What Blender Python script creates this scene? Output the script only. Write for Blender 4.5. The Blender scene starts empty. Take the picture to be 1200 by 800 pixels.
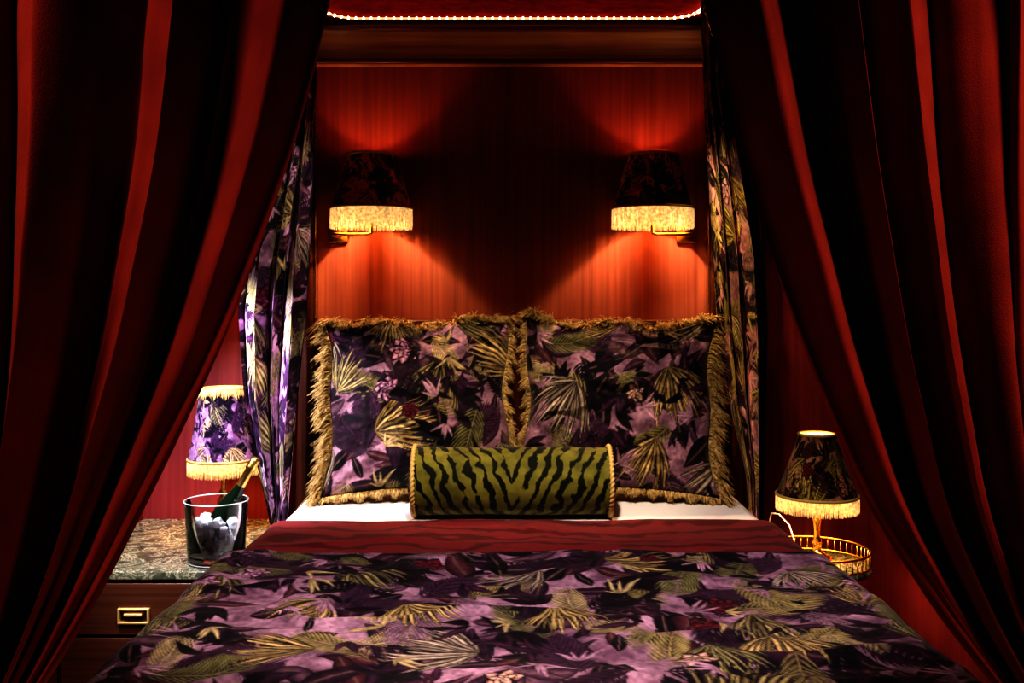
import bpy, math, random
import numpy as np
from mathutils import Vector, Matrix
random.seed(7); rng=np.random.RandomState(11)
scn=bpy.context.scene
try:
    scn.view_settings.view_transform='Standard'
    scn.view_settings.look='Very High Contrast'
    scn.view_settings.exposure=0.0
except Exception as ex: print('LOOK',ex)
col=scn.collection

# ---------------------------------------------------------------- helpers
def empty(name,loc=(0,0,0)):
    e=bpy.data.objects.new(name,None); e.empty_display_size=.1; col.objects.link(e); e.location=loc; return e
def finish(ob,mat=None,parent=None,smooth=True,bevel=0,seg=2):
    if mat: ob.data.materials.append(mat)
    if smooth and ob.type=='MESH':
        ob.data.polygons.foreach_set('use_smooth',[True]*len(ob.data.polygons))
    if bevel:
        m=ob.modifiers.new('bev','BEVEL'); m.width=bevel; m.segments=seg; m.limit_method='ANGLE'
        ob.modifiers.new('wn','WEIGHTED_NORMAL')
    if parent:
        ob.parent=parent; ob.location=Vector(ob.location)-parent.location
    return ob
def obj(name,verts,faces,loc=(0,0,0)):
    me=bpy.data.meshes.new(name); me.from_pydata([tuple(v) for v in verts],[],[tuple(f) for f in faces]); me.update()
    ob=bpy.data.objects.new(name,me); col.objects.link(ob); ob.location=loc; return ob
def box(name,x0,x1,y0,y1,z0,z1,mat,parent=None,bevel=.004):
    c=((x0+x1)/2,(y0+y1)/2,(z0+z1)/2); a,b,d=(x1-x0)/2,(y1-y0)/2,(z1-z0)/2
    v=[(sx*a,sy*b,sz*d) for sx in(-1,1) for sy in(-1,1) for sz in(-1,1)]
    f=[(0,1,3,2),(4,6,7,5),(0,4,5,1),(2,3,7,6),(0,2,6,4),(1,5,7,3)]
    return finish(obj(name,v,f,c),mat,parent,smooth=bevel>0,bevel=bevel)
def gridmesh(name,P,mat=None,parent=None,colors=None,close_u=False,close_v=False,loc=(0,0,0)):
    nu,nv=P.shape[:2]
    idx=np.arange(nu*nv).reshape(nu,nv)
    if close_u: idx=np.vstack([idx,idx[:1]])
    if close_v: idx=np.hstack([idx,idx[:,:1]])
    q=np.stack([idx[:-1,:-1],idx[1:,:-1],idx[1:,1:],idx[:-1,1:]],-1).reshape(-1,4)
    me=bpy.data.meshes.new(name)
    me.vertices.add(nu*nv); me.vertices.foreach_set('co',P.reshape(-1).astype(np.float32))
    me.loops.add(q.size); me.loops.foreach_set('vertex_index',q.reshape(-1).astype(np.int32))
    me.polygons.add(len(q)); me.polygons.foreach_set('loop_start',np.arange(0,q.size,4,dtype=np.int32))
    try: me.polygons.foreach_set('loop_total',np.full(len(q),4,dtype=np.int32))
    except Exception: pass
    me.update(calc_edges=True); me.validate()
    if colors is not None:
        a=me.color_attributes.new('Col','FLOAT_COLOR','POINT')
        c=np.ones((nu*nv,4),np.float32); c[:,:3]=colors.reshape(-1,3); a.data.foreach_set('color',c.reshape(-1))
    ob=bpy.data.objects.new(name,me); col.objects.link(ob); ob.location=loc
    return finish(ob,mat,parent)
def lathe(name,prof,loc,mat,parent=None,n=48,colors=None):
    a=np.linspace(0,2*np.pi,n,endpoint=False)
    P=np.zeros((n,len(prof),3))
    for j,(r,z) in enumerate(prof):
        P[:,j,0]=np.cos(a)*r; P[:,j,1]=np.sin(a)*r; P[:,j,2]=z
    return gridmesh(name,P,mat,parent,colors,close_u=True,loc=loc)
def tube(name,pts,r,mat,parent=None,n=10,cyc=False,res=6):
    cu=bpy.data.curves.new(name,'CURVE'); cu.dimensions='3D'; cu.bevel_depth=r; cu.bevel_resolution=4; cu.use_fill_caps=True
    s=cu.splines.new('POLY'); s.points.add(len(pts)-1)
    for p,q in zip(s.points,pts): p.co=(*q,1)
    s.use_cyclic_u=cyc
    tmp=bpy.data.objects.new(name,cu); col.objects.link(tmp)
    dg=bpy.context.evaluated_depsgraph_get(); me=bpy.data.meshes.new_from_object(tmp.evaluated_get(dg))
    bpy.data.objects.remove(tmp); ob=bpy.data.objects.new(name,me); col.objects.link(ob)
    me.materials.clear()
    return finish(ob,mat,parent)
def strands(name,P0,D,L,w,mat,parent=None,droop=0.0,loc=(0,0,0)):
    """many thin tapered three-sided threads joined in one mesh"""
    n=len(P0); P0=np.array(P0);D=np.array(D);L=np.array(L).reshape(-1,1)
    D=D/np.linalg.norm(D,axis=1,keepdims=True)
    ref=np.where(np.abs(D[:,1:2])<.8,np.array([[0,1.,0]]),np.array([[1.,0,0]]))
    A=np.cross(D,ref);A/=np.linalg.norm(A,axis=1,keepdims=True);B=np.cross(D,A)
    st=[0,.5,1]; ws=[1,.9,.35]; V=[]
    for s,k in zip(st,ws):
        c=P0+D*L*s; c[:,2]-=droop*L[:,0]*s*s
        for q in range(3):
            an=q*2*math.pi/3; V.append(c+(A*math.cos(an)+B*math.sin(an))*w*k)
    V=np.stack(V,1).reshape(-1,3)
    F=[]
    for i in range(n):
        b=i*9
        for s in range(2):
            for q in range(3):
                a0=b+s*3+q;a1=b+s*3+(q+1)%3
                F.append((a0,a1,a1+3,a0+3))
        F.append((b+6,b+7,b+8))
    return finish(obj(name,V,F,loc),mat,parent)

def lattice_noise(x,y,seed=0):
    r=np.random.RandomState(seed).rand(256,256)
    xi=np.floor(x).astype(int);yi=np.floor(y).astype(int);fx=x-xi;fy=y-yi
    fx=fx*fx*(3-2*fx);fy=fy*fy*(3-2*fy)
    g=lambda a,b:r[a%256,b%256]
    return (g(xi,yi)*(1-fx)+g(xi+1,yi)*fx)*(1-fy)+(g(xi,yi+1)*(1-fx)+g(xi+1,yi+1)*fx)*fy
def fbm(x,y,seed=0,o=4):
    s=0;a=.5
    for i in range(o):
        s=s+a*lattice_noise(x*2**i,y*2**i,seed+i);a*=.5
    return s

# ---------------------------------------------------------------- materials
def newmat(name):
    m=bpy.data.materials.new(name); m.use_nodes=True; nt=m.node_tree
    return m,nt,nt.nodes['Principled BSDF']
def simple(name,c,rough=.5,metal=0,**kw):
    m,nt,b=newmat(name)
    b.inputs['Base Color'].default_value=(*c,1);b.inputs['Roughness'].default_value=rough;b.inputs['Metallic'].default_value=metal
    for k,v in kw.items(): b.inputs[k.replace('_',' ')].default_value=v
    tc=nt.nodes.new('ShaderNodeTexCoord');n=nt.nodes.new('ShaderNodeTexNoise');n.inputs['Scale'].default_value=60
    bp=nt.nodes.new('ShaderNodeBump');bp.inputs['Strength'].default_value=.05
    nt.links.new(tc.outputs['Object'],n.inputs['Vector']);nt.links.new(n.outputs['Fac'],bp.inputs['Height']);nt.links.new(bp.outputs['Normal'],b.inputs['Normal'])
    return m
def wood(name,c1,c2,grain='z',rough=.35,scale=1,coat=.2):
    m,nt,b=newmat(name)
    tc=nt.nodes.new('ShaderNodeTexCoord');mp=nt.nodes.new('ShaderNodeMapping')
    s={'z':(60,60,1.2),'x':(1.2,60,60),'y':(60,1.2,60)}[grain]
    mp.inputs['Scale'].default_value=[k*scale for k in s]
    n=nt.nodes.new('ShaderNodeTexNoise');n.inputs['Scale'].default_value=1;n.inputs['Detail'].default_value=6;n.inputs['Distortion'].default_value=.6
    n2=nt.nodes.new('ShaderNodeTexNoise');n2.inputs['Scale'].default_value=3;n2.inputs['Detail'].default_value=3
    mx=nt.nodes.new('ShaderNodeMath');mx.operation='ADD'
    ml=nt.nodes.new('ShaderNodeMath');ml.operation='MULTIPLY';ml.inputs[1].default_value=.5
    r=nt.nodes.new('ShaderNodeValToRGB')
    r.color_ramp.elements[0].position=.45;r.color_ramp.elements[0].color=(*c1,1)
    r.color_ramp.elements[1].position=1.0;r.color_ramp.elements[1].color=(*c2,1)
    l=nt.links.new
    l(tc.outputs['Object'],mp.inputs['Vector']);l(mp.outputs['Vector'],n.inputs['Vector']);l(tc.outputs['Object'],n2.inputs['Vector'])
    l(n2.outputs['Fac'],ml.inputs[0]);l(n.outputs['Fac'],mx.inputs[0]);l(ml.outputs[0],mx.inputs[1]);l(mx.outputs[0],r.inputs['Fac']);l(r.outputs['Color'],b.inputs['Base Color'])
    b.inputs['Roughness'].default_value=rough;b.inputs['Coat Weight'].default_value=coat;b.inputs['Coat Roughness'].default_value=.3
    b.inputs['Specular IOR Level'].default_value=.3
    return m
def velvet(name,c,sheen=.4,tint=(1,.2,.12),scale=25,var=(.6,1.3)):
    m,nt,b=newmat(name)
    tc=nt.nodes.new('ShaderNodeTexCoord');n=nt.nodes.new('ShaderNodeTexNoise');n.inputs['Scale'].default_value=scale;n.inputs['Detail'].default_value=5
    r=nt.nodes.new('ShaderNodeValToRGB');r.color_ramp.elements[0].position=.3;r.color_ramp.elements[1].position=.75
    r.color_ramp.elements[0].color=(*[k*var[0] for k in c],1);r.color_ramp.elements[1].color=(*[min(1,k*var[1]) for k in c],1)
    l=nt.links.new;l(tc.outputs['Object'],n.inputs['Vector']);l(n.outputs['Fac'],r.inputs['Fac']);l(r.outputs['Color'],b.inputs['Base Color'])
    n3=nt.nodes.new('ShaderNodeTexNoise');n3.inputs['Scale'].default_value=500
    bp=nt.nodes.new('ShaderNodeBump');bp.inputs['Strength'].default_value=.4;bp.inputs['Distance'].default_value=.002
    l(tc.outputs['Object'],n3.inputs['Vector']);l(n3.outputs['Fac'],bp.inputs['Height']);l(bp.outputs['Normal'],b.inputs['Normal'])
    b.inputs['Roughness'].default_value=.9;b.inputs['Specular IOR Level'].default_value=.05
    b.inputs['Sheen Weight'].default_value=sheen;b.inputs['Sheen Roughness'].default_value=.35;b.inputs['Sheen Tint'].default_value=(*tint,1)
    return m
def printed(name,rough=.75,trans=0,sheen=.08,bump=.3):
    m,nt,b=newmat(name)
    a=nt.nodes.new('ShaderNodeAttribute');a.attribute_name='Col'
    l=nt.links.new;l(a.outputs['Color'],b.inputs['Base Color'])
    tc=nt.nodes.new('ShaderNodeTexCoord');n3=nt.nodes.new('ShaderNodeTexNoise');n3.inputs['Scale'].default_value=300
    bp=nt.nodes.new('ShaderNodeBump');bp.inputs['Strength'].default_value=bump;bp.inputs['Distance'].default_value=.002
    l(tc.outputs['Object'],n3.inputs['Vector']);l(n3.outputs['Fac'],bp.inputs['Height']);l(bp.outputs['Normal'],b.inputs['Normal'])
    b.inputs['Roughness'].default_value=rough;b.inputs['Sheen Weight'].default_value=sheen;b.inputs['Specular IOR Level'].default_value=.15
    if trans:
        t=nt.nodes.new('ShaderNodeBsdfTranslucent');mx=nt.nodes.new('ShaderNodeMixShader');mx.inputs[0].default_value=trans
        l(a.outputs['Color'],t.inputs['Color']);l(b.outputs[0],mx.inputs[1]);l(t.outputs[0],mx.inputs[2])
        l(mx.outputs[0],nt.nodes['Material Output'].inputs['Surface'])
    return m
def fringe_mat(name,c,em=0,trans=.5,lo=.45):
    m,nt,b=newmat(name);l=nt.links.new
    tc=nt.nodes.new('ShaderNodeTexCoord');n=nt.nodes.new('ShaderNodeTexNoise');n.inputs['Scale'].default_value=90
    r=nt.nodes.new('ShaderNodeValToRGB');r.color_ramp.elements[0].color=(*[k*lo for k in c],1);r.color_ramp.elements[1].color=(*c,1)
    r.color_ramp.elements[0].position=.35;r.color_ramp.elements[1].position=.62
    l(tc.outputs['Object'],n.inputs['Vector']);l(n.outputs['Fac'],r.inputs['Fac']);l(r.outputs['Color'],b.inputs['Base Color'])
    b.inputs['Roughness'].default_value=.5
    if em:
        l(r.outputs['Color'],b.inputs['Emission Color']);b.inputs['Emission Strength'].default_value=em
    t=nt.nodes.new('ShaderNodeBsdfTranslucent');mx=nt.nodes.new('ShaderNodeMixShader');mx.inputs[0].default_value=trans
    l(r.outputs['Color'],t.inputs['Color']);l(b.outputs[0],mx.inputs[1]);l(t.outputs[0],mx.inputs[2])
    l(mx.outputs[0],nt.nodes['Material Output'].inputs['Surface'])
    return m
def emis(name,c,s):
    m,nt,b=newmat(name);b.inputs['Base Color'].default_value=(*c,1);b.inputs['Emission Color'].default_value=(*c,1);b.inputs['Emission Strength'].default_value=s;return m
def thin_acrylic(name):
    m=bpy.data.materials.new(name);m.use_nodes=True;nt=m.node_tree;l=nt.links.new
    nt.nodes.remove(nt.nodes['Principled BSDF'])
    t=nt.nodes.new('ShaderNodeBsdfTransparent');t.inputs['Color'].default_value=(.985,.99,.99,1)
    g=nt.nodes.new('ShaderNodeBsdfGlossy');g.inputs['Roughness'].default_value=.05;g.inputs['Color'].default_value=(1,1,1,1)
    lw=nt.nodes.new('ShaderNodeLayerWeight');lw.inputs['Blend'].default_value=.22
    m1=nt.nodes.new('ShaderNodeMixShader')
    l(lw.outputs['Fresnel'],m1.inputs[0]);l(t.outputs[0],m1.inputs[1]);l(g.outputs[0],m1.inputs[2])
    l(m1.outputs[0],nt.nodes['Material Output'].inputs['Surface']);return m
def marble(name):
    m,nt,b=newmat(name);l=nt.links.new
    tc=nt.nodes.new('ShaderNodeTexCoord');n=nt.nodes.new('ShaderNodeTexNoise');n.inputs['Scale'].default_value=9;n.inputs['Detail'].default_value=12;n.inputs['Roughness'].default_value=.72;n.inputs['Distortion'].default_value=1.6
    r=nt.nodes.new('ShaderNodeValToRGB');e=r.color_ramp.elements
    e[0].position=.36;e[0].color=(.03,.036,.022,1);e[1].position=.70;e[1].color=(.34,.34,.23,1)
    k=e.new(.49);k.color=(.11,.12,.08,1)
    k=e.new(.515);k.color=(.46,.43,.30,1)
    k=e.new(.54);k.color=(.07,.08,.05,1)
    l(tc.outputs['Object'],n.inputs['Vector']);l(n.outputs['Fac'],r.inputs['Fac']);l(r.outputs['Color'],b.inputs['Base Color'])
    b.inputs['Roughness'].default_value=.10;return m
M_panel=wood('mahogany_panel',(.17,.052,.032),(.29,.105,.06),'z',.7,coat=0)
M_wall=wood('red_wood_wall',(.14,.018,.021),(.24,.04,.038),'z',.5,coat=.05)
M_beam=wood('beam_wood',(.24,.14,.05),(.60,.45,.18),'x',.4)
M_dark=wood('dark_wood',(.02,.006,.004),(.07,.02,.01),'z',.35)
M_darkx=wood('dark_wood_h',(.05,.018,.010),(.13,.05,.026),'x',.35)
M_ceil=velvet('ceiling_fabric',(.30,.025,.025),.1)
M_carpet=velvet('carpet',(.03,.005,.005),.05,scale=80)
M_red=velvet('red_velvet',(.19,.024,.017),.5,(1,.28,.19),12,(.8,1.15))
M_redd=velvet('red_velvet_dark',(.05,.004,.005),.05)
M_brass=simple('brass',(.83,.58,.22),.25,1)
M_white=simple('white_cotton',(.8,.76,.74),.9)
M_cotton=simple('bed_upholstery',(.06,.01,.01),.9)
M_gold=fringe_mat('gold_fringe',(.80,.57,.24),0,.2,.4)
M_glow=fringe_mat('lamp_fringe_glow',(.95,.66,.30),.6,.16,.55)  # threads emit on their own, standing in for bulb light shining through
M_lining=simple('gold_lining',(.8,.55,.22),.6)
M_floral=printed('floral_velvet')
M_floralT=printed('floral_shade',trans=.35)
M_floralS=printed('floral_shade_dark')
M_marble=marble('dark_marble')
M_glass=thin_acrylic('clear_acrylic')
M_ice=simple('ice',(.90,.94,.98),.15,0,Transmission_Weight=.45,IOR=1.3)
M_bottle=simple('green_bottle_glass',(.006,.016,.008),.08)
M_foil=simple('gold_foil',(.8,.6,.2),.3,1)
M_label=simple('paper_label',(.65,.5,.2),.6)
M_bulb=emis('bulb',(1,.75,.42),25)
M_led=emis('led_bead',(1,.74,.48),4)
M_ledt=emis('led_tube',(1,.5,.25),.8)
M_cord=simple('gold_cord',(.48,.35,.13),.6)

# ---------------------------------------------------------------- jungle print
N=1280; TILE=1.55
img=np.zeros((N,N,3),np.float32)
yy,xx=np.mgrid[0:N,0:N]
base=np.array([.10,.055,.088]);b2=np.array([.28,.18,.25])
nz=fbm(xx/45.,yy/45.,3)[...,None];nz=np.clip((nz-.25)*2,0,1)
img[:]=base*(1-nz)+b2*nz
def blade(cx,cy,ang,L,W,k,c_in,c_out,pw=.7,rib=None,alpha=1):
    ca,sa=math.cos(ang),math.sin(ang)
    px=[cx,cx+ca*L];py=[cy,cy+sa*L]
    mg=L*(W+abs(k)*1.1)+3
    x0,x1=int(min(px)-mg),int(max(px)+mg)+1;y0,y1=int(min(py)-mg),int(max(py)+mg)+1
    Y,X=np.mgrid[y0:y1,x0:x1];dx=(X-cx)/L;dy=(Y-cy)/L
    s=dx*ca+dy*sa;t=-dx*sa+dy*ca-k*s*s
    ss=np.clip(s,1e-4,.9999);w=W*np.sin(np.pi*ss**pw)+1e-5
    m=(s>0)&(s<1)&(np.abs(t)<w)
    if not m.any(): return
    f=(np.abs(t[m])/w[m])[:,None]
    g=(0.7+.6*ss[m])[:,None]
    c=(np.array(c_in)*(1-f)+np.array(c_out)*f)*g
    if rib is not None: c=np.where(f<.12,np.array(rib),c)
    yi=(Y%N)[m];xi=(X%N)[m]
    img[yi,xi]=c*alpha+img[yi,xi]*(1-alpha)
R=random.Random(5)
BLK=(.006,.004,.008);AUB=(.028,.011,.028);GLD=(.46,.36,.17);CRM=(.70,.60,.38);MAU=(.36,.23,.32);RED=(.09,.012,.02)
for i in range(350):
    cx,cy=R.random()*N,R.random()*N;a=R.random()*6.28
    L=R.uniform(60,160)
    c=R.choice([BLK,BLK,AUB,(.05,.015,.04),(.07,.02,.03),(.10,.05,.09)])
    blade(cx,cy,a,L,R.uniform(.12,.22),R.uniform(-.3,.3),c,BLK,.8,rib=(.08,.05,.05))
def frond(cx,cy,a,L,n,c1,c2,lf=.42,W=.085):
    k=R.uniform(-.3,.3);ca,sa=math.cos(a),math.sin(a)
    for j in range(n):
        s=(j+1)/n;tt=k*s*s
        X=cx+L*(s*ca-tt*sa);Y=cy+L*(s*sa+tt*ca)
        ll=L*lf*math.sin(math.pi*(.15+.8*s))
        for sg in(-1,1): blade(X,Y,a+sg*(1.05-.5*s)+2*k*s,ll,W,sg*-.25,c1,c2)
    blade(cx,cy,a,L,.02,k,c1,c2)
for i in range(70): frond(R.random()*N,R.random()*N,R.random()*6.28,R.uniform(110,210),16,R.choice([BLK,AUB,(.05,.02,.05)]),BLK)
for i in range(56):
    c=R.choice([(.24,.21,.10),(.22,.14,.20),(.18,.17,.08),(.34,.29,.17),(.15,.15,.07)])
    frond(R.random()*N,R.random()*N,R.random()*6.28,R.uniform(100,190),16,c,[q*.2 for q in c],W=.055)
for i in range(60):
    cx,cy=R.random()*N,R.random()*N;a=R.random()*6.28
    for j in range(5):
        blade(cx,cy,a+(j-2)*.45,R.uniform(50,90),.17,R.uniform(-.3,.3),R.choice([BLK,AUB]),BLK)
cells=[(i,j) for i in range(5) for j in range(6)];R.shuffle(cells)
for (i,j) in cells:
    cx=(i+.5+R.uniform(-.3,.3)+(.5 if j%2 else 0))*N/5;cy=(j+.5+R.uniform(-.3,.3))*N/6
    a0=R.choice([-1.57,-1.57,-1.2,-2.,1.2,0.2,2.9])+R.uniform(-.4,.4);Lm=R.uniform(110,190);n=R.randint(22,34);sp=R.uniform(.8,1.35)
    tone=R.choice([GLD,CRM,(.36,.31,.16),GLD,(.24,.22,.11),(.42,.36,.30)])
    order=list(range(n));R.shuffle(order)
    for j2 in order:
        u=(j2/(n-1))*2-1;an=a0+u*sp+R.uniform(-.05,.05);L=Lm*(1-.25*u*u)*R.uniform(.72,1.1)
        kk=-.32*u+R.uniform(-.08,.08);f=R.uniform(.35,1.1);tn=[q*f for q in tone]
        blade(cx,cy,an,L*1.04,.050,kk,BLK,BLK,.72)
        blade(cx,cy,an,L,.034,kk,tn,[q*.22 for q in tn],.72)
for i in range(16):
    cx,cy=R.random()*N,R.random()*N;n=R.choice([5,6,8]);L=R.uniform(26,46)
    c,o=R.choice([(MAU,(.12,.04,.1)),((.34,.25,.29),(.10,.03,.08)),(RED,(.04,.006,.012)),((.32,.26,.21),(.12,.04,.05))])
    for ring,sc in((0,1),(1,.65),(2,.35)):
        for j in range(n):
            an=j*6.283/n+ring*.4+R.uniform(-.15,.15)
            blade(cx,cy,an,L*sc*1.12,.42,0,BLK,BLK,.9);blade(cx,cy,an,L*sc,.34,R.uniform(-.2,.2),c,o,1.1)
for i in range(95):
    cx,cy=R.random()*N,R.random()*N;a=R.random()*6.28
    for j in range(R.randint(3,6)):
        blade(cx+R.uniform(-14,14),cy+R.uniform(-14,14),a+(j-2)*.5,R.uniform(30,75),.15,R.uniform(-.3,.3),R.choice([BLK,AUB,BLK,(.05,.015,.045)]),BLK)
for i in range(50):
    cx,cy=R.random()*N,R.random()*N;a=R.random()*6.28;c=R.choice([MAU,(.27,.17,.24),(.36,.30,.17)])
    for j in range(5):
        blade(cx,cy,a+(j-2)*.4,R.uniform(30,70),.09,R.uniform(-.4,.4),c,[q*.3 for q in c])
st=fbm(xx/7.,yy/7.,40,3)[...,None];img=img*(.40+1.2*st)
img=(img*4+np.roll(img,1,0)+np.roll(img,-1,0)+np.roll(img,1,1)+np.roll(img,-1,1))/8
def sample(u,v,gain=1.0):
    x=(np.asarray(u)/TILE*N);y=(np.asarray(v)/TILE*N)
    xi=np.floor(x).astype(int);yi=np.floor(y).astype(int);fx=(x-xi)[...,None];fy=(y-yi)[...,None]
    g=lambda a,b:img[b%N,a%N]
    return np.clip(((g(xi,yi)*(1-fx)+g(xi+1,yi)*fx)*(1-fy)+(g(xi,yi+1)*(1-fx)+g(xi+1,yi+1)*fx)*fy)*np.asarray(gain),0,.92)

# ---------------------------------------------------------------- room shell
XL,XR,YB,YF,ZC=-1.5,1.46,4.05,-1.3,2.47
box('floor',XL-.1,XR+.1,YF-.1,YB+.1,-.1,0,M_carpet,bevel=0)
box('ceiling',XL-.1,XR+.1,YF-.1,YB+.1,ZC,ZC+.1,M_ceil,bevel=0)
box('wall_back',XL-.1,XR+.1,YB,YB+.1,0,ZC,M_wall,bevel=0)
box('wall_left',XL-.1,XL,YF,YB,0,ZC,M_wall,bevel=0)
box('wall_right',XR,XR+.1,YF,YB,0,ZC,M_wall,bevel=0)
box('wall_front',XL-.1,XR+.1,YF-.1,YF,0,ZC,M_wall,bevel=0)
box('baseboard_back',XL,XR,YB-.02,YB,0,.12,M_dark)

# ---------------------------------------------------------------- bed + canopy frame
BX=.035
bed=empty('double_bed')
box('bed_base',BX-.78,BX+.78,1.86,3.92,.04,.34,M_cotton,bed,.02)
box('mattress',BX-.795,BX+.795,1.84,3.93,.345,.635,M_white,bed,.05)
for i,(px_,py_) in enumerate(((-.7,1.95),(.7,1.95),(-.7,3.85),(.7,3.85))):
    box('foot_%d'%i,BX+px_-.03,BX+px_+.03,py_-.03,py_+.03,0,.045,M_dark,bed,.004)
box('headboard',-.785,.785,3.96,4.0,.05,1.245,M_dark,bed,.006)
box('headboard_cap',-.785,.785,3.94,4.01,1.245,1.265,M_darkx,bed,.005)
box('back_panel',-.785,.785,4.02,4.045,1.2,2.30,M_panel,None,0)  # mahogany back panel filling the wall above the headboard
fr0=empty('bed_canopy_frame')
box('top_beam',-.86,.86,3.965,4.045,2.285,2.435,M_beam,fr0,.006)
box('beam_moulding',-.87,.87,3.95,3.99,2.285,2.305,M_darkx,fr0,.006)
box('beam_moulding_top',-.87,.87,3.955,3.99,2.42,2.44,M_darkx,fr0,.006)
for i,s in enumerate((-1,1)):
    box('post_%d'%i,min(s*.795,s*.86),max(s*.795,s*.86),3.95,4.01,0,2.285,M_dark,fr0,.008)
    box('brass_bead_%d'%i,min(s*.785,s*.795),max(s*.785,s*.795),3.985,4.01,1.27,2.28,M_brass,fr0,.002)
led=empty('led_light_strip')
pts=[];x1,y0,y1,r=.725,2.1,3.935,.12
for cx,cy,a0 in((x1-r,y1-r,0),(-x1+r,y1-r,90),(-x1+r,y0+r,180),(x1-r,y0+r,270)):
    for k in range(9):
        a=math.radians(a0+k*90/8);pts.append((cx+r*math.cos(a),cy+r*math.sin(a),ZC-.012))
tube('strip_tube',pts,.004,M_ledt,led,cyc=True)
def along(pts,step):
    out=[];P=[Vector(p) for p in pts]+[Vector(pts[0])];acc=0
    for a,b in zip(P[:-1],P[1:]):
        d=(b-a).length
        while acc<d: out.append(a.lerp(b,acc/d));acc+=step
        acc-=d
    return out
V=[];F=[]
for p in along(pts,.030):
    b=len(V);r0=.0075
    for dx,dy,dz in((1,0,0),(0,1,0),(-1,0,0),(0,-1,0),(0,0,1),(0,0,-1)): V.append((p.x+dx*r0*1.3,p.y+dy*r0,p.z+dz*r0))
    for i in range(4): F+= [(b+i,b+(i+1)%4,b+4),(b+(i+1)%4,b+i,b+5)]
finish(obj('strip_leds',V,F),M_led,led)

# ---------------------------------------------------------------- bedding
def drop(o,r):
    o=np.maximum(o,0);a=np.minimum(o,r*np.pi/2)
    return r*np.sin(a/r), r*(1-np.cos(a/r))+np.maximum(o-r*np.pi/2,0)
def bedcover(name,y_head,y_foot,half,ztop,thick,side,foot,mat,colfn,nu,nv,seed,amp):
    W=half-.06;a=np.linspace(-(W+side),W+side,nu)
    tot=(y_head-y_foot)+foot;b=np.linspace(0,tot,nv)
    A,Bv=np.meshgrid(a,b,indexing='ij')
    r=.06
    dx,dz=drop(np.abs(A)-W,r);x=np.sign(A)*(np.minimum(np.abs(A),W)+dx)
    yb=Bv-(y_head-y_foot-.06) if foot>0 else np.zeros_like(Bv)-1
    dy,dz2=drop(yb,r)
    y=y_head-(np.minimum(Bv,(y_head-y_foot-.06)) if foot>0 else Bv)-dy
    z=ztop-dz-dz2
    n=fbm(A*5+30,Bv*7+30,seed,4)-.5
    n2=fbm(A*2.2+9,Bv*9+4,seed+7,3)-.5
    n1=fbm(A*1.1+70,Bv*1.4+20,seed+3,2)-.5
    rd=1-np.abs(2*fbm(A*2.2+Bv*1.2+40,Bv*4.5+11,seed+9,3)-1)
    out=np.clip((np.abs(A)-W)/.2,0,1);inn=np.clip((W-np.abs(A))/.2,0,1)*np.clip(Bv/.15,.25,1)
    z=z+amp*(n*1.0+n2*1.2+n1*2.0*inn+1.6*(np.clip(rd,.75,1)-.85)*3)*(1-out)*(.4+.6*inn)
    x=x+np.sign(A)*out*(.005+.04*np.abs(np.sin(Bv*11+seed))*np.clip((np.abs(A)-W)/.3,0,1)+.02*n)
    e=np.clip(1-Bv/.05,0,1);z=z-thick*e*e
    P=np.stack([x+BX,y,z],-1)
    c=colfn(A,Bv)
    lip=P[:,0:1].copy();lip[...,1]-=.06;lip[...,2]-=.004
    P=np.concatenate([lip,P],1);c=np.concatenate([c[:,0:1],c],1)
    return gridmesh(name,P,mat,None,c)
bedcover('floral_duvet',2.68,1.70,.815,.685,.035,.40,.35,M_floral,lambda a,b:sample(a+.2,1.9-b,(1.4,1.3,1.35)),640,480,2,.018)
def redtiger(a,b):
    s=np.sin(60*(b+.22*fbm(a*5,b*5,4)+.08*np.abs(a))+6*fbm(a*9+5,b*14,9))
    m=np.clip((s-.55+ .5*fbm(a*7,b*7,21))*3,0,1)[...,None]
    return np.array([.16,.016,.02])*(1-m)+np.array([.08,.007,.010])*m
bedcover('red_velvet_bedspread',3.17,2.60,.812,.655,.012,.33,0,printed('red_tiger_velvet',sheen=.12),redtiger,420,140,5,.008)

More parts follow.
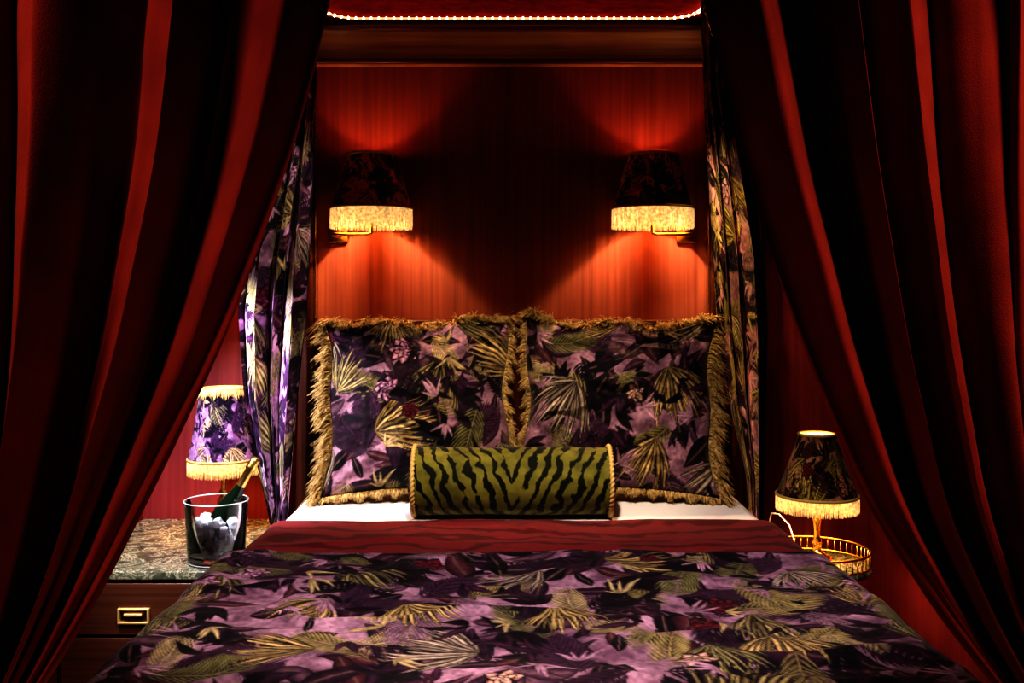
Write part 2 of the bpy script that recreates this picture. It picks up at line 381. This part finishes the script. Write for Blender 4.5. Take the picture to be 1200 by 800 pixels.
def pillow(name,w,h,T,loc,rx,rz,mat,uv0,fr=True,ry=0,fr_mat=None,plain=None,seed=4,gain=(1.25,1.12,1.0),inner=3):
    n=190
    u=np.linspace(-1,1,n);U,Vv=np.meshgrid(u,u,indexing='ij')
    def outline(U,Vv):
        x=w/2*U*(1-.085*(1-Vv**2)*np.abs(U)**3);z=h/2*Vv*(1-.085*(1-U**2)*np.abs(Vv)**3)
        z=z+.012*np.sin(U*7+seed)*np.clip(Vv,0,1)**3
        x=x+.008*np.sin(Vv*6+seed)*np.abs(U)**3
        return x,z
    def shp(U,Vv,sgn):
        x,z=outline(U,Vv)
        t=T*np.clip((1-U**2)*(1-Vv**2),0,1)**.38
        nn=(fbm(U*2.5+uv0[0]*9+20,Vv*2.5+9,seed,4)-.5)
        cr=.014*np.sin(14*np.arctan2(1.05-np.abs(Vv),1.05-np.abs(U))+seed)*np.clip(np.abs(U*Vv)*1.5,0,1)
        rd=1-np.abs(2*fbm(U*1.5+30,Vv*2.2+seed,seed+9,3)-1)
        t=t+(nn*.08+cr-.05*np.clip(rd-.8,0,1)*3)*np.clip(t/T,0,1)-.012*np.exp(-(U**2+(Vv-.1)**2)*3)
        return np.stack([x,sgn*t,z],-1)
    e=empty(name,loc)
    e.rotation_euler=(rx,ry,rz)
    Fm=shp(U,Vv,-1);Bm=shp(U,Vv,1)
    c=sample(U*w/2+uv0[0],Vv*h/2+uv0[1],gain) if plain is None else np.ones(U.shape+(3,))*np.array(plain)
    for nm,P in(('front',Fm),('back',Bm)):
        o=gridmesh(nm,P,mat,None,c);o.parent=e
    if fr:
        P0=[];D=[];Ls=[]
        for i in range(9000):
            t=random.uniform(-1,1);side=(0,0,1,2,3)[i%5]
            if side==0: uu,vv,d=t,1,(0.35*t,0,.8)
            elif side==1: uu,vv,d=t,-1,(0.35*t,0,-1)
            elif side==2: uu,vv,d=-1,t,(-1,0,.35*t)
            else: uu,vv,d=1,t,(1,0,.35*t)
            x,z=outline(np.array(uu*1.0),np.array(vv*1.0));x=float(x);z=float(z)
            clump=.5*math.sin(t*41+side)+.4*math.sin(t*19+side*2)
            P0.append((x,random.uniform(-.026,.014),z-(.010 if side==0 else 0)))
            D.append((d[0]+random.uniform(-.3,.3)+(.55*clump if side<2 else 0),random.uniform(-1.5,.3),d[2]+random.uniform(-.3,.3)+(.55*clump if side>1 else 0)))
            k=1.5 if side==0 else (.35 if side==1 else (.6 if side==inner else 1.15))
            Ls.append(k*random.uniform(.03,.058)*(1+.3*math.sin(t*33+side*3)))
        o=strands('brush_fringe',P0,D,Ls,.0019,fr_mat or M_gold,None,droop=.6);o.parent=e
    return e
pillow('sleeping_pillow',.74,.48,.05,(-.385,3.865,.885),math.radians(-6),0,M_floral,(.9,.4),plain=(.35,.24,.07),fr=False)
pillow('sleeping_pillow',.74,.48,.05,(.45,3.865,.885),math.radians(-6),0,M_floral,(.2,.7),plain=(.35,.24,.07),fr=False)
pillow('fringed_cushion',.675,.64,.13,(-.335,3.585,.965),math.radians(-17),math.radians(4),M_floral,(.55,.28),seed=4,ry=math.radians(-1),inner=3)
pillow('fringed_cushion',.70,.64,.13,(.380,3.585,.965),math.radians(-17),math.radians(-4),M_floral,(1.33,.80),seed=8,ry=math.radians(1.2),inner=2)

bol=empty('bolster_cushion',(.0,3.265,.642+.112))
n1,n2=200,380;Rb=.109;Lb=.318
ph=np.linspace(0,2*np.pi,n1,endpoint=False);xs=np.linspace(-1,1,n2)
PH,XS=np.meshgrid(ph,xs,indexing='ij')
rr=Rb*(1+.015*np.sin(XS*5)+.03*(fbm(PH*1.2,XS*2+5,2)-.5))*np.where(np.abs(XS)>.985,.97,1)
P=np.stack([XS*Lb,np.cos(PH)*rr,np.sin(PH)*rr],-1)
ax=np.abs(XS*Lb+.012*(fbm(PH*2,XS*3+4,61)-.5));arc=PH*Rb
nn=fbm(XS*6+20,PH*2.2+7,3,4)
w0=arc-.10
s=np.sin(2*np.pi*(ax/.044+ 1.0*np.abs(w0)/.10*.8)+7*nn)
brk=fbm(XS*8+13,PH*3.6+XS*.5,31,3)
m=np.clip((s-.05+3.0*(brk-.47))*4,0,1)[...,None]
cb=np.array([.15,.142,.03])*(.35+1.15*fbm(XS*9,PH*4,8)[...,None])*(1-m)+np.array([.006,.008,.004])*m
gridmesh('bolster_body',P,printed('tiger_velvet',sheen=.15),None,cb,close_u=True).parent=bol
for i,sg in enumerate((-1,1)):
    rads=np.linspace(1,0.02,14)
    Q=np.zeros((60,14,3));a=np.linspace(0,2*np.pi,60,endpoint=False)
    for j,q in enumerate(rads):
        Q[:,j,0]=sg*(Lb+.02*(1-q*q)-.012*math.exp(-(q/.12)**2)+.003*np.sin(a*16)*q*(1-q)*4);Q[:,j,1]=np.cos(a)*Rb*.97*q;Q[:,j,2]=np.sin(a)*Rb*.97*q
    gridmesh('end_%d'%i,Q,M_floral,None,sample(Q[...,1]+.3,Q[...,2]+.5),close_u=True).parent=bol
    nr,nc=360,10;A=np.linspace(0,2*np.pi,nr,endpoint=False);Bc=np.linspace(0,2*np.pi,nc,endpoint=False)
    A,Bc=np.meshgrid(A,Bc,indexing='ij');rc=.0075*(1+.25*np.sin(Bc*2+A*45))
    rad=Rb+.002+rc*np.cos(Bc);Q=np.stack([sg*Lb+rc*np.sin(Bc),rad*np.cos(A),rad*np.sin(A)],-1)
    gridmesh('cord_%d'%i,Q,M_cord,None,None,close_u=True,close_v=True).parent=bol

# ---------------------------------------------------------------- drapes
def drape(name,sgn,tab_in,tab_out,y0,folds,amp,mat,parent=None,colfn=None,nu=300,nv=160,seed=1,ztop=2.44,zbot=.02,uneven=1.0,ph0=.8):
    z=np.linspace(ztop,zbot,nv);u=np.linspace(0,1,nu)
    zi,xi=zip(*sorted(tab_in));zo,xo=zip(*sorted(tab_out))
    def smooth(z,a,b):
        v=np.interp(z,a,b);k=np.ones(9)/9;vp=np.pad(v,4,mode='edge');return np.convolve(vp,k,'valid')
    Xi=smooth(z,zi,xi);Xo=smooth(z,zo,xo)
    U,Z=np.meshgrid(u,z,indexing='ij')
    Xi=Xi[None,:];Xo=Xo[None,:];W=Xo-Xi
    th=2*np.pi*folds*(U+uneven*.035*np.sin(U*9+seed)+uneven*.02*np.sin(U*21+seed*2))+ph0
    wn=W/ max(W.max(),1e-3)
    a=amp*(.35+.65*wn)*(.85+.3*np.sin(U*13+seed*3))*np.clip(U*12+.25,0,1)
    s=np.sin(th)
    s=np.sign(s)*np.abs(s)**.9
    yv=y0+a*s+.012*np.sin(2.3*th+Z*3)+.012*(fbm(U*14,Z*1.5,seed)-.5)
    x=Xi+W*U+ .08*W/folds*np.sin(2*th)*1.0*np.clip(U*8,0,1)+.008*(fbm(U*6,Z*2,seed+5)-.5)
    P=np.stack([sgn*x,yv,Z+0*x],-1)
    c=colfn(U,Z) if colfn else None
    return gridmesh(name,P,mat,parent,c)
cur=empty('velvet_curtain')
drape('drape',-1,[(2.46,.12),(1.80,.276),(1.633,.312),(1.543,.338),(1.286,.43),(1.093,.52),(.926,.604),(.77,.70),(.64,.80),(.5,.83),(0,.8)],
      [(2.46,1.42),(1.8,1.34),(1.3,1.16),(.8,.98),(.64,.94),(.5,.97),(0,1.06)],1.50,7.5,.062,M_red,cur,seed=1,ztop=2.43,nu=480)
cur2=empty('velvet_curtain')
drape('drape',1,[(2.46,.14),(1.80,.292),(1.66,.324),(1.543,.352),(1.286,.432),(1.04,.53),(.85,.655),(.75,.74),(.64,.81),(.5,.84),(0,.81)],
      [(2.46,1.40),(1.8,1.32),(1.3,1.16),(.8,1.0),(.64,.96),(.5,.98),(0,1.06)],1.50,7.0,.065,M_red,cur2,seed=4,ztop=2.43,nu=480,ph0=3.6)
for e,s in((cur,-1),(cur2,1)):
    t=[(s*(.875+.12*math.cos(a)),1.5+.095*math.sin(a),.63+.015*math.cos(a)) for a in np.linspace(0,2*math.pi,40,endpoint=False)]
    tube('tieback_cord',t,.012,M_cord,e,cyc=True)
rod=tube('curtain_rod',[(XL+.01,1.5,2.45),(XR-.01,1.5,2.45)],.012,M_brass)

fcol=lambda k,g:(lambda U,Z:sample(U*.8+k,Z*1.0+k*.7,g))
fl=empty('floral_bed_curtain')
drape('drape',-1,[(2.44,.69),(1.9,.705),(1.3,.735),(1.0,.765),(.7,.79),(.56,.80)],[(2.44,.80),(2.1,.80),(1.85,.86),(1.5,.955),(1.3,.975),(1.0,.955),(.75,.91),(.6,.875),(.5,.86)],
      3.55,3.5,.045,M_floral,fl,fcol(.1,(3.6,3.5,4.2)),nu=260,nv=420,seed=2,zbot=.5)
fr=empty('floral_bed_curtain')
drape('drape',1,[(2.44,.685),(1.9,.705),(1.3,.74),(1.0,.78),(.7,.85),(.56,.86)],[(2.44,.76),(2.1,.775),(1.8,.83),(1.5,.875),(1.2,.89),(.9,.89),(.6,.89)],
      3.60,3,.04,M_floral,fr,fcol(.55,(3.9,3.2,2.0)),nu=240,nv=420,seed=3,zbot=.5)
for e,s in((fl,-1),(fr,1)):
    for k in range(3):
        c=(s*(.71+.012*k),3.54,2.38-.038*k)
        tube('ring_%d'%k,[(c[0]+.024*math.cos(a),c[1]-.01*math.sin(a),c[2]+.024*math.sin(a)) for a in np.linspace(0,6.283,24,endpoint=False)],.006,M_brass,e,cyc=True)
rc=empty('red_bed_curtain')
drape('drape',1,[(2.44,.83),(1.5,.865),(1.0,.875),(.5,.885)],[(2.44,.92),(1.8,.955),(1.2,.98),(.6,.96)],3.80,3,.03,M_redd,rc,nu=120,nv=60,seed=6,zbot=.45)
rc=empty('red_bed_curtain')
drape('drape',-1,[(2.44,.80),(1.5,.80),(1.0,.82),(.5,.83)],[(2.44,.88),(1.8,.87),(1.2,.88),(.6,.88)],3.80,3,.03,M_redd,rc,nu=120,nv=60,seed=7,zbot=.45)

# ---------------------------------------------------------------- lamps
def point(name,loc,e,c,r=.02,parent=None):
    l=bpy.data.lights.new(name,'POINT');l.energy=e;l.color=c;l.shadow_soft_size=r
    o=bpy.data.objects.new(name,l);col.objects.link(o);o.location=loc
    if parent: o.parent=parent;o.location=Vector(loc)-parent.location
    return o
def spot(name,loc,tgt,e,c,ang,blend=.5,r=.05,parent=None):
    l=bpy.data.lights.new(name,'SPOT');l.energy=e;l.color=c;l.spot_size=math.radians(ang);l.spot_blend=blend;l.shadow_soft_size=r
    o=bpy.data.objects.new(name,l);col.objects.link(o);o.location=loc
    o.rotation_euler=(Vector(tgt)-Vector(loc)).to_track_quat('-Z','Y').to_euler()
    if parent: o.parent=parent;o.location=Vector(loc)-parent.location
    return o
def shade(parent,c,rt,rb,zt,zb,frl,mat,k,gain=1,nf=220,fm=None,topfringe=0):
    n,m=200,80
    a=np.linspace(0,2*np.pi,n,endpoint=False);t=np.linspace(0,1,m)
    A,T=np.meshgrid(a,t,indexing='ij');rr=rt+(rb-rt)*(T+.10*T*(T-1))
    rr=rr*(1+.006*np.cos(A*12))
    H=zt-zb
    P=np.stack([np.cos(A)*rr,np.sin(A)*rr,zt-H*T],-1)
    gridmesh('shade',P,mat,parent,sample(A*TILE/6.28318+k,(-T*H+k*.6)*1.6,gain),close_u=True,loc=c)
    P2=P.copy();P2[...,:2]*=.985
    gridmesh('shade_lining',P2,M_lining,parent,None,close_u=True,loc=c)
    for nm,r,z in(('trim_top',rt,zt),('trim_bottom',rb,zb)):
        tube(nm,[(c[0]+r*1.01*math.cos(q),c[1]+r*1.01*math.sin(q),c[2]+z) for q in np.linspace(0,6.2832,48,endpoint=False)],.005,M_cord,parent,cyc=True)
    P0=[];D=[];L=[]
    for row,rs in enumerate((1.012,.985)):
        for i in range(nf):
            q=(i+.5*row)/nf*6.2832;P0.append((math.cos(q)*rb*rs,math.sin(q)*rb*rs,zb));D.append((random.uniform(-.03,.03),random.uniform(-.03,.03),-1));L.append(frl*random.uniform(.93,1.04))
    if topfringe:
        for i in range(150):
            q=i/150*6.2832;P0.append((math.cos(q)*rt*1.04,math.sin(q)*rt*1.04,zt+.004));D.append((math.cos(q)*.25+random.uniform(-.05,.05),math.sin(q)*.25,-1));L.append(topfringe*(1+.25*math.sin(q*14)))
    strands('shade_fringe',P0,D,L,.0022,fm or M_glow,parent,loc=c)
    for q in(0,2.094,4.189):
        tube('spider',[(c[0],c[1],c[2]+zt-.02),(c[0]+rt*math.cos(q),c[1]+rt*math.sin(q),c[2]+zt-.003)],.0015,M_brass,parent)
WARM=(1,.68,.40)
def sconce(s):
    e=empty('wall_sconce',(s*.545,3.86,1.6))
    c=(s*.545,3.86,1.6)
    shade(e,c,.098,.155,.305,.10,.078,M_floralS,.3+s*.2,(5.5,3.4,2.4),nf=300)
    box('wall_plate',s*.70-.04,s*.70+.04,4.0,4.02,1.575,1.665,M_brass,e,.006)
    box('plate_boss',s*.70-.018,s*.70+.018,3.975,4.0,1.60,1.64,M_brass,e,.006)
    tube('arm',[(s*.70,3.99,1.60),(s*.70,3.90,1.60),(s*.70,3.875,1.60),(s*.69,3.86,1.60),(s*.56,3.86,1.60),(s*.545,3.86,1.605),(s*.545,3.86,1.70)],.007,M_brass,e)
    tube('harp',[(s*.545,3.86,1.70),(s*.545,3.86,1.885)],.003,M_brass,e)
    lathe('socket',[(.0,.10),(.014,.10),(.016,.13),(.012,.14),(0,.14)],c,M_brass,e,20)
    lathe('bulb',[(.0,.205),(.010,.20),(.016,.188),(.017,.17),(.014,.15),(.011,.14)],c,M_bulb,e,20)
    point('bulb_up',(s*.545,3.825,1.80),3.0,(1,.25,.26),.016,e)
    spot('bulb_down',(s*.545,3.825,1.785),(s*.545,3.825,1.0),23,WARM,130,.25,.016,e)
for s in(-1,1): sconce(s)

tl=empty('table_lamp',(-1.095,3.78,.46));c=(-1.095,3.78,.46)
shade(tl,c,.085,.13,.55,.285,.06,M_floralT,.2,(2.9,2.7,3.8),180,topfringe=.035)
stem=[(0,0),(.06,0),(.062,.012),(.045,.022),(.02,.035),(.014,.06),(.022,.075),(.03,.10),(.022,.13),(.012,.145),(.018,.16),(.010,.175),(.009,.25),(.016,.26),(.016,.30),(0,.30)]
lathe('stem',stem,c,M_brass,tl,32)
tube('harp',[(c[0],c[1],.75),(c[0],c[1],.995)],.003,M_brass,tl)
lathe('bulb',[(0,.37),(.015,.365),(.024,.345),(.018,.315),(.012,.30)],c,M_bulb,tl,20)
point('bulb_light',(c[0]+.0,c[1]-.04,.86),7,WARM,.02,tl)
t2=empty('table_lamp',(1.06,3.46,.445));c=(1.06,3.46,.445)
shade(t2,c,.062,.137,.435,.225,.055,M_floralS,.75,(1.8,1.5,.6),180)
stem2=[(0,0),(.05,0),(.052,.010),(.035,.018),(.016,.03),(.012,.05),(.02,.06),(.012,.07),(.010,.09),(.014,.13),(.022,.155),(.030,.165),(.012,.175),(.010,.20),(.016,.21),(.016,.24),(0,.24)]
lathe('stem',stem2,c,M_brass,t2,32)
tube('harp',[(c[0],c[1],.68),(c[0],c[1],.86)],.003,M_brass,t2)
lathe('bulb',[(0,.31),(.015,.305),(.022,.285),(.016,.255),(.012,.24)],c,M_bulb,t2,20)
point('bulb_light',(c[0],c[1]-.03,.745),8,WARM,.02,t2)

# ---------------------------------------------------------------- nightstand + bucket
ns=empty('nightstand')
box('carcass',-1.49,-.86,3.27,4.03,.06,.43,M_darkx,ns,.004)
box('plinth',-1.47,-.88,3.30,4.0,0,.06,M_dark,ns,.003)
box('marble_top',-1.495,-.85,3.25,4.035,.43,.46,M_marble,ns,.006)
box('drawer_upper',-1.475,-.875,3.255,3.275,.25,.42,M_darkx,ns,.004)
box('drawer_lower',-1.475,-.875,3.255,3.275,.07,.24,M_darkx,ns,.004)
M_rec=simple('pull_recess',(.25,.15,.05),.4,1)
M_brass2=simple('satin_brass',(.75,.55,.24),.55,.6)
for k,z in enumerate((.315,.145)):
    for q,(a,b,cc,d) in enumerate(((-.052,.052,.018,.026),(-.052,.052,-.026,-.018),(-.052,-.044,-.02,.02),(.044,.052,-.02,.02))):
        box('pull_frame_%d%d'%(k,q),-1.235+a,-1.235+b,3.243,3.256,z+cc,z+d,M_brass2,ns,.002)
    box('pull_cup_%d'%k,-1.275,-1.195,3.249,3.256,z-.016,z+.014,M_rec,ns,.002)
    box('pull_grip_%d'%k,-1.265,-1.205,3.238,3.247,z+.000,z+.010,M_brass2,ns,.003)
bk=empty('ice_bucket',(-1.0,3.37,.4605));c=(-1.0,3.37,.4605)
lathe('acrylic_wall',[(0,0),(.088,0),(.094,.01),(.105,.20),(.108,.205),(.109,.209),(.105,.212),(.101,.208),(.100,.20),(.089,.014),(.083,.010),(0,.010)],c,M_glass,bk,64)
M_rim=simple('polished_rim',(.85,.87,.9),.12,0,Transmission_Weight=.4)
tube('rim_bead',[(c[0]+.106*math.cos(q),c[1]+.106*math.sin(q),c[2]+.209) for q in np.linspace(0,6.2832,56,endpoint=False)],.0022,M_rim,bk,cyc=True)
tube('base_bead',[(c[0]+.090*math.cos(q),c[1]+.090*math.sin(q),c[2]+.006) for q in np.linspace(0,6.2832,56,endpoint=False)],.003,M_rim,bk,cyc=True)
V=[];F=[]
for i in range(130):
    while True:
        x,y=random.uniform(-.08,.08),random.uniform(-.08,.08)
        if x*x+y*y<.0056: break
    z=.028+random.random()*.115;q=Matrix.Rotation(random.random()*6,3,Vector((random.random(),random.random(),1)).normalized())
    b=len(V);h=.0135
    for a in(-1,1):
        for bb in(-1,1):
            for d in(-1,1): V.append(tuple(q@Vector((a*h,bb*h,d*h))+Vector((x,y,z))))
    F+=[tuple(b+k for k in f) for f in((0,1,3,2),(4,6,7,5),(0,4,5,1),(2,3,7,6),(0,2,6,4),(1,5,7,3))]
finish(obj('ice_cubes',V,F,c),M_ice,bk,False,bevel=.003)
bt=empty('champagne_bottle',(-1.035,3.37,.51))
bt.rotation_euler=(math.radians(-3),math.radians(29),0)
def lb(nm,prof,mat): o=lathe(nm,prof,(0,0,0),mat,None,40);o.parent=bt
lb('glass',[(0,0.01),(.02,0),(.036,.0),(.039,.006),(.039,.13),(.036,.155),(.027,.19),(.018,.22),(.0145,.25),(.014,.30)],M_bottle)
lb('foil',[(.0165,.235),(.0155,.25),(.015,.295),(.018,.30),(.018,.31),(.016,.315),(.017,.335),(.012,.342),(0,.343)],M_foil)
lb('label',[(.0396,.03),(.0396,.085)],M_label)

# ---------------------------------------------------------------- gallery side table
gt=empty('gallery_side_table',(1.045,3.42,0));c=(1.045,3.42,0)
lathe('top',[(0,.42),(.17,.42),(.182,.425),(.185,.435),(.182,.444),(0,.444)],c,M_marble,gt,64)
lathe('base_pedestal',[(0,0),(.13,0),(.135,.012),(.10,.025),(.03,.05),(.02,.10),(.03,.14),(.018,.18),(.016,.34),(.03,.37),(.06,.41),(.06,.42),(0,.42)],c,M_brass,gt,40)
for nm,z,r in(('gallery_top_rail',.492,.004),('gallery_bottom_rail',.448,.004)):
    tube(nm,[(c[0]+.178*math.cos(q),c[1]+.178*math.sin(q),z) for q in np.linspace(0,6.2832,64,endpoint=False)],r,M_brass,gt,cyc=True)
P0=[];D=[];L=[]
for i in range(48):
    q=i/48*6.2832
    P0.append((.178*math.cos(q),.178*math.sin(q),.446));D.append((0,0,1));L.append(.046)
strands('gallery_spindles',P0,D,L,.004,M_brass,gt,loc=c)
ch=empty('phone_charger')
box('charger_plug',.945,.975,3.385,3.415,.448,.475,simple('white_plastic',(.8,.8,.78),.3),ch,.004)
tube('charger_cord',[(.96,3.40,.475),(.962,3.40,.53),(.955,3.43,.57),(.93,3.47,.60),(.92,3.53,.59),(.925,3.60,.52),(.93,3.65,.40)],.0025,simple('white_cord',(.8,.8,.78),.4),ch)

# ---------------------------------------------------------------- lighting
spot('bed_fill',(0,1.62,2.42),(0,2.66,.65),140,(1,.86,.78),70,.5,.06)  # added spot without a fixture, brightens the duvet
spot('pillow_fill',(0,2.0,2.42),(0,3.40,.82),88,(1,.80,.54),38,.6,.05)  # extra warm spot put in to brighten cushions and bolster
spot('curtain_fill_left',(-1.40,.66,2.40),(-.78,1.5,1.0),110,(1,.72,.55),92,.9,.15)  # added out-of-view spot grazing the left velvet folds
spot('curtain_fill_right',(1.38,.66,2.40),(.80,1.5,1.0),150,(1,.72,.55),92,.9,.15)  # matching added spot for the right velvet folds, no fixture
spot('side_fill',(-1.36,2.75,1.75),(-.99,3.50,.82),160,(.92,.88,1.0),58,.5,.04)  # unseen cool fill added for left floral curtain, lamp and bucket
spot('floral_fill_right',(.45,2.9,2.42),(.80,3.58,1.55),50,(1,.82,.5),30,.6,.03)  # fill added to brighten the right floral curtain, not a canopy fixture
spot('floral_fill_left',(-.45,2.9,2.42),(-.82,3.55,1.55),26,(1,.82,.6),30,.6,.03)  # weaker added fill on the left floral curtain, not a canopy fixture
w=bpy.data.worlds.new('w');scn.world=w;w.use_nodes=True;w.node_tree.nodes['Background'].inputs[0].default_value=(.02,.005,.005,1);w.node_tree.nodes['Background'].inputs[1].default_value=.1

cam=bpy.data.cameras.new('camera');co=bpy.data.objects.new('camera',cam);col.objects.link(co)
co.location=(0,0,1.35);co.rotation_euler=(math.radians(90),0,0);cam.lens=35;cam.sensor_width=36;cam.shift_y=-50/1200;cam.clip_start=.05
scn.camera=co
print('LOOKNOW',scn.view_settings.look,scn.view_settings.view_transform)
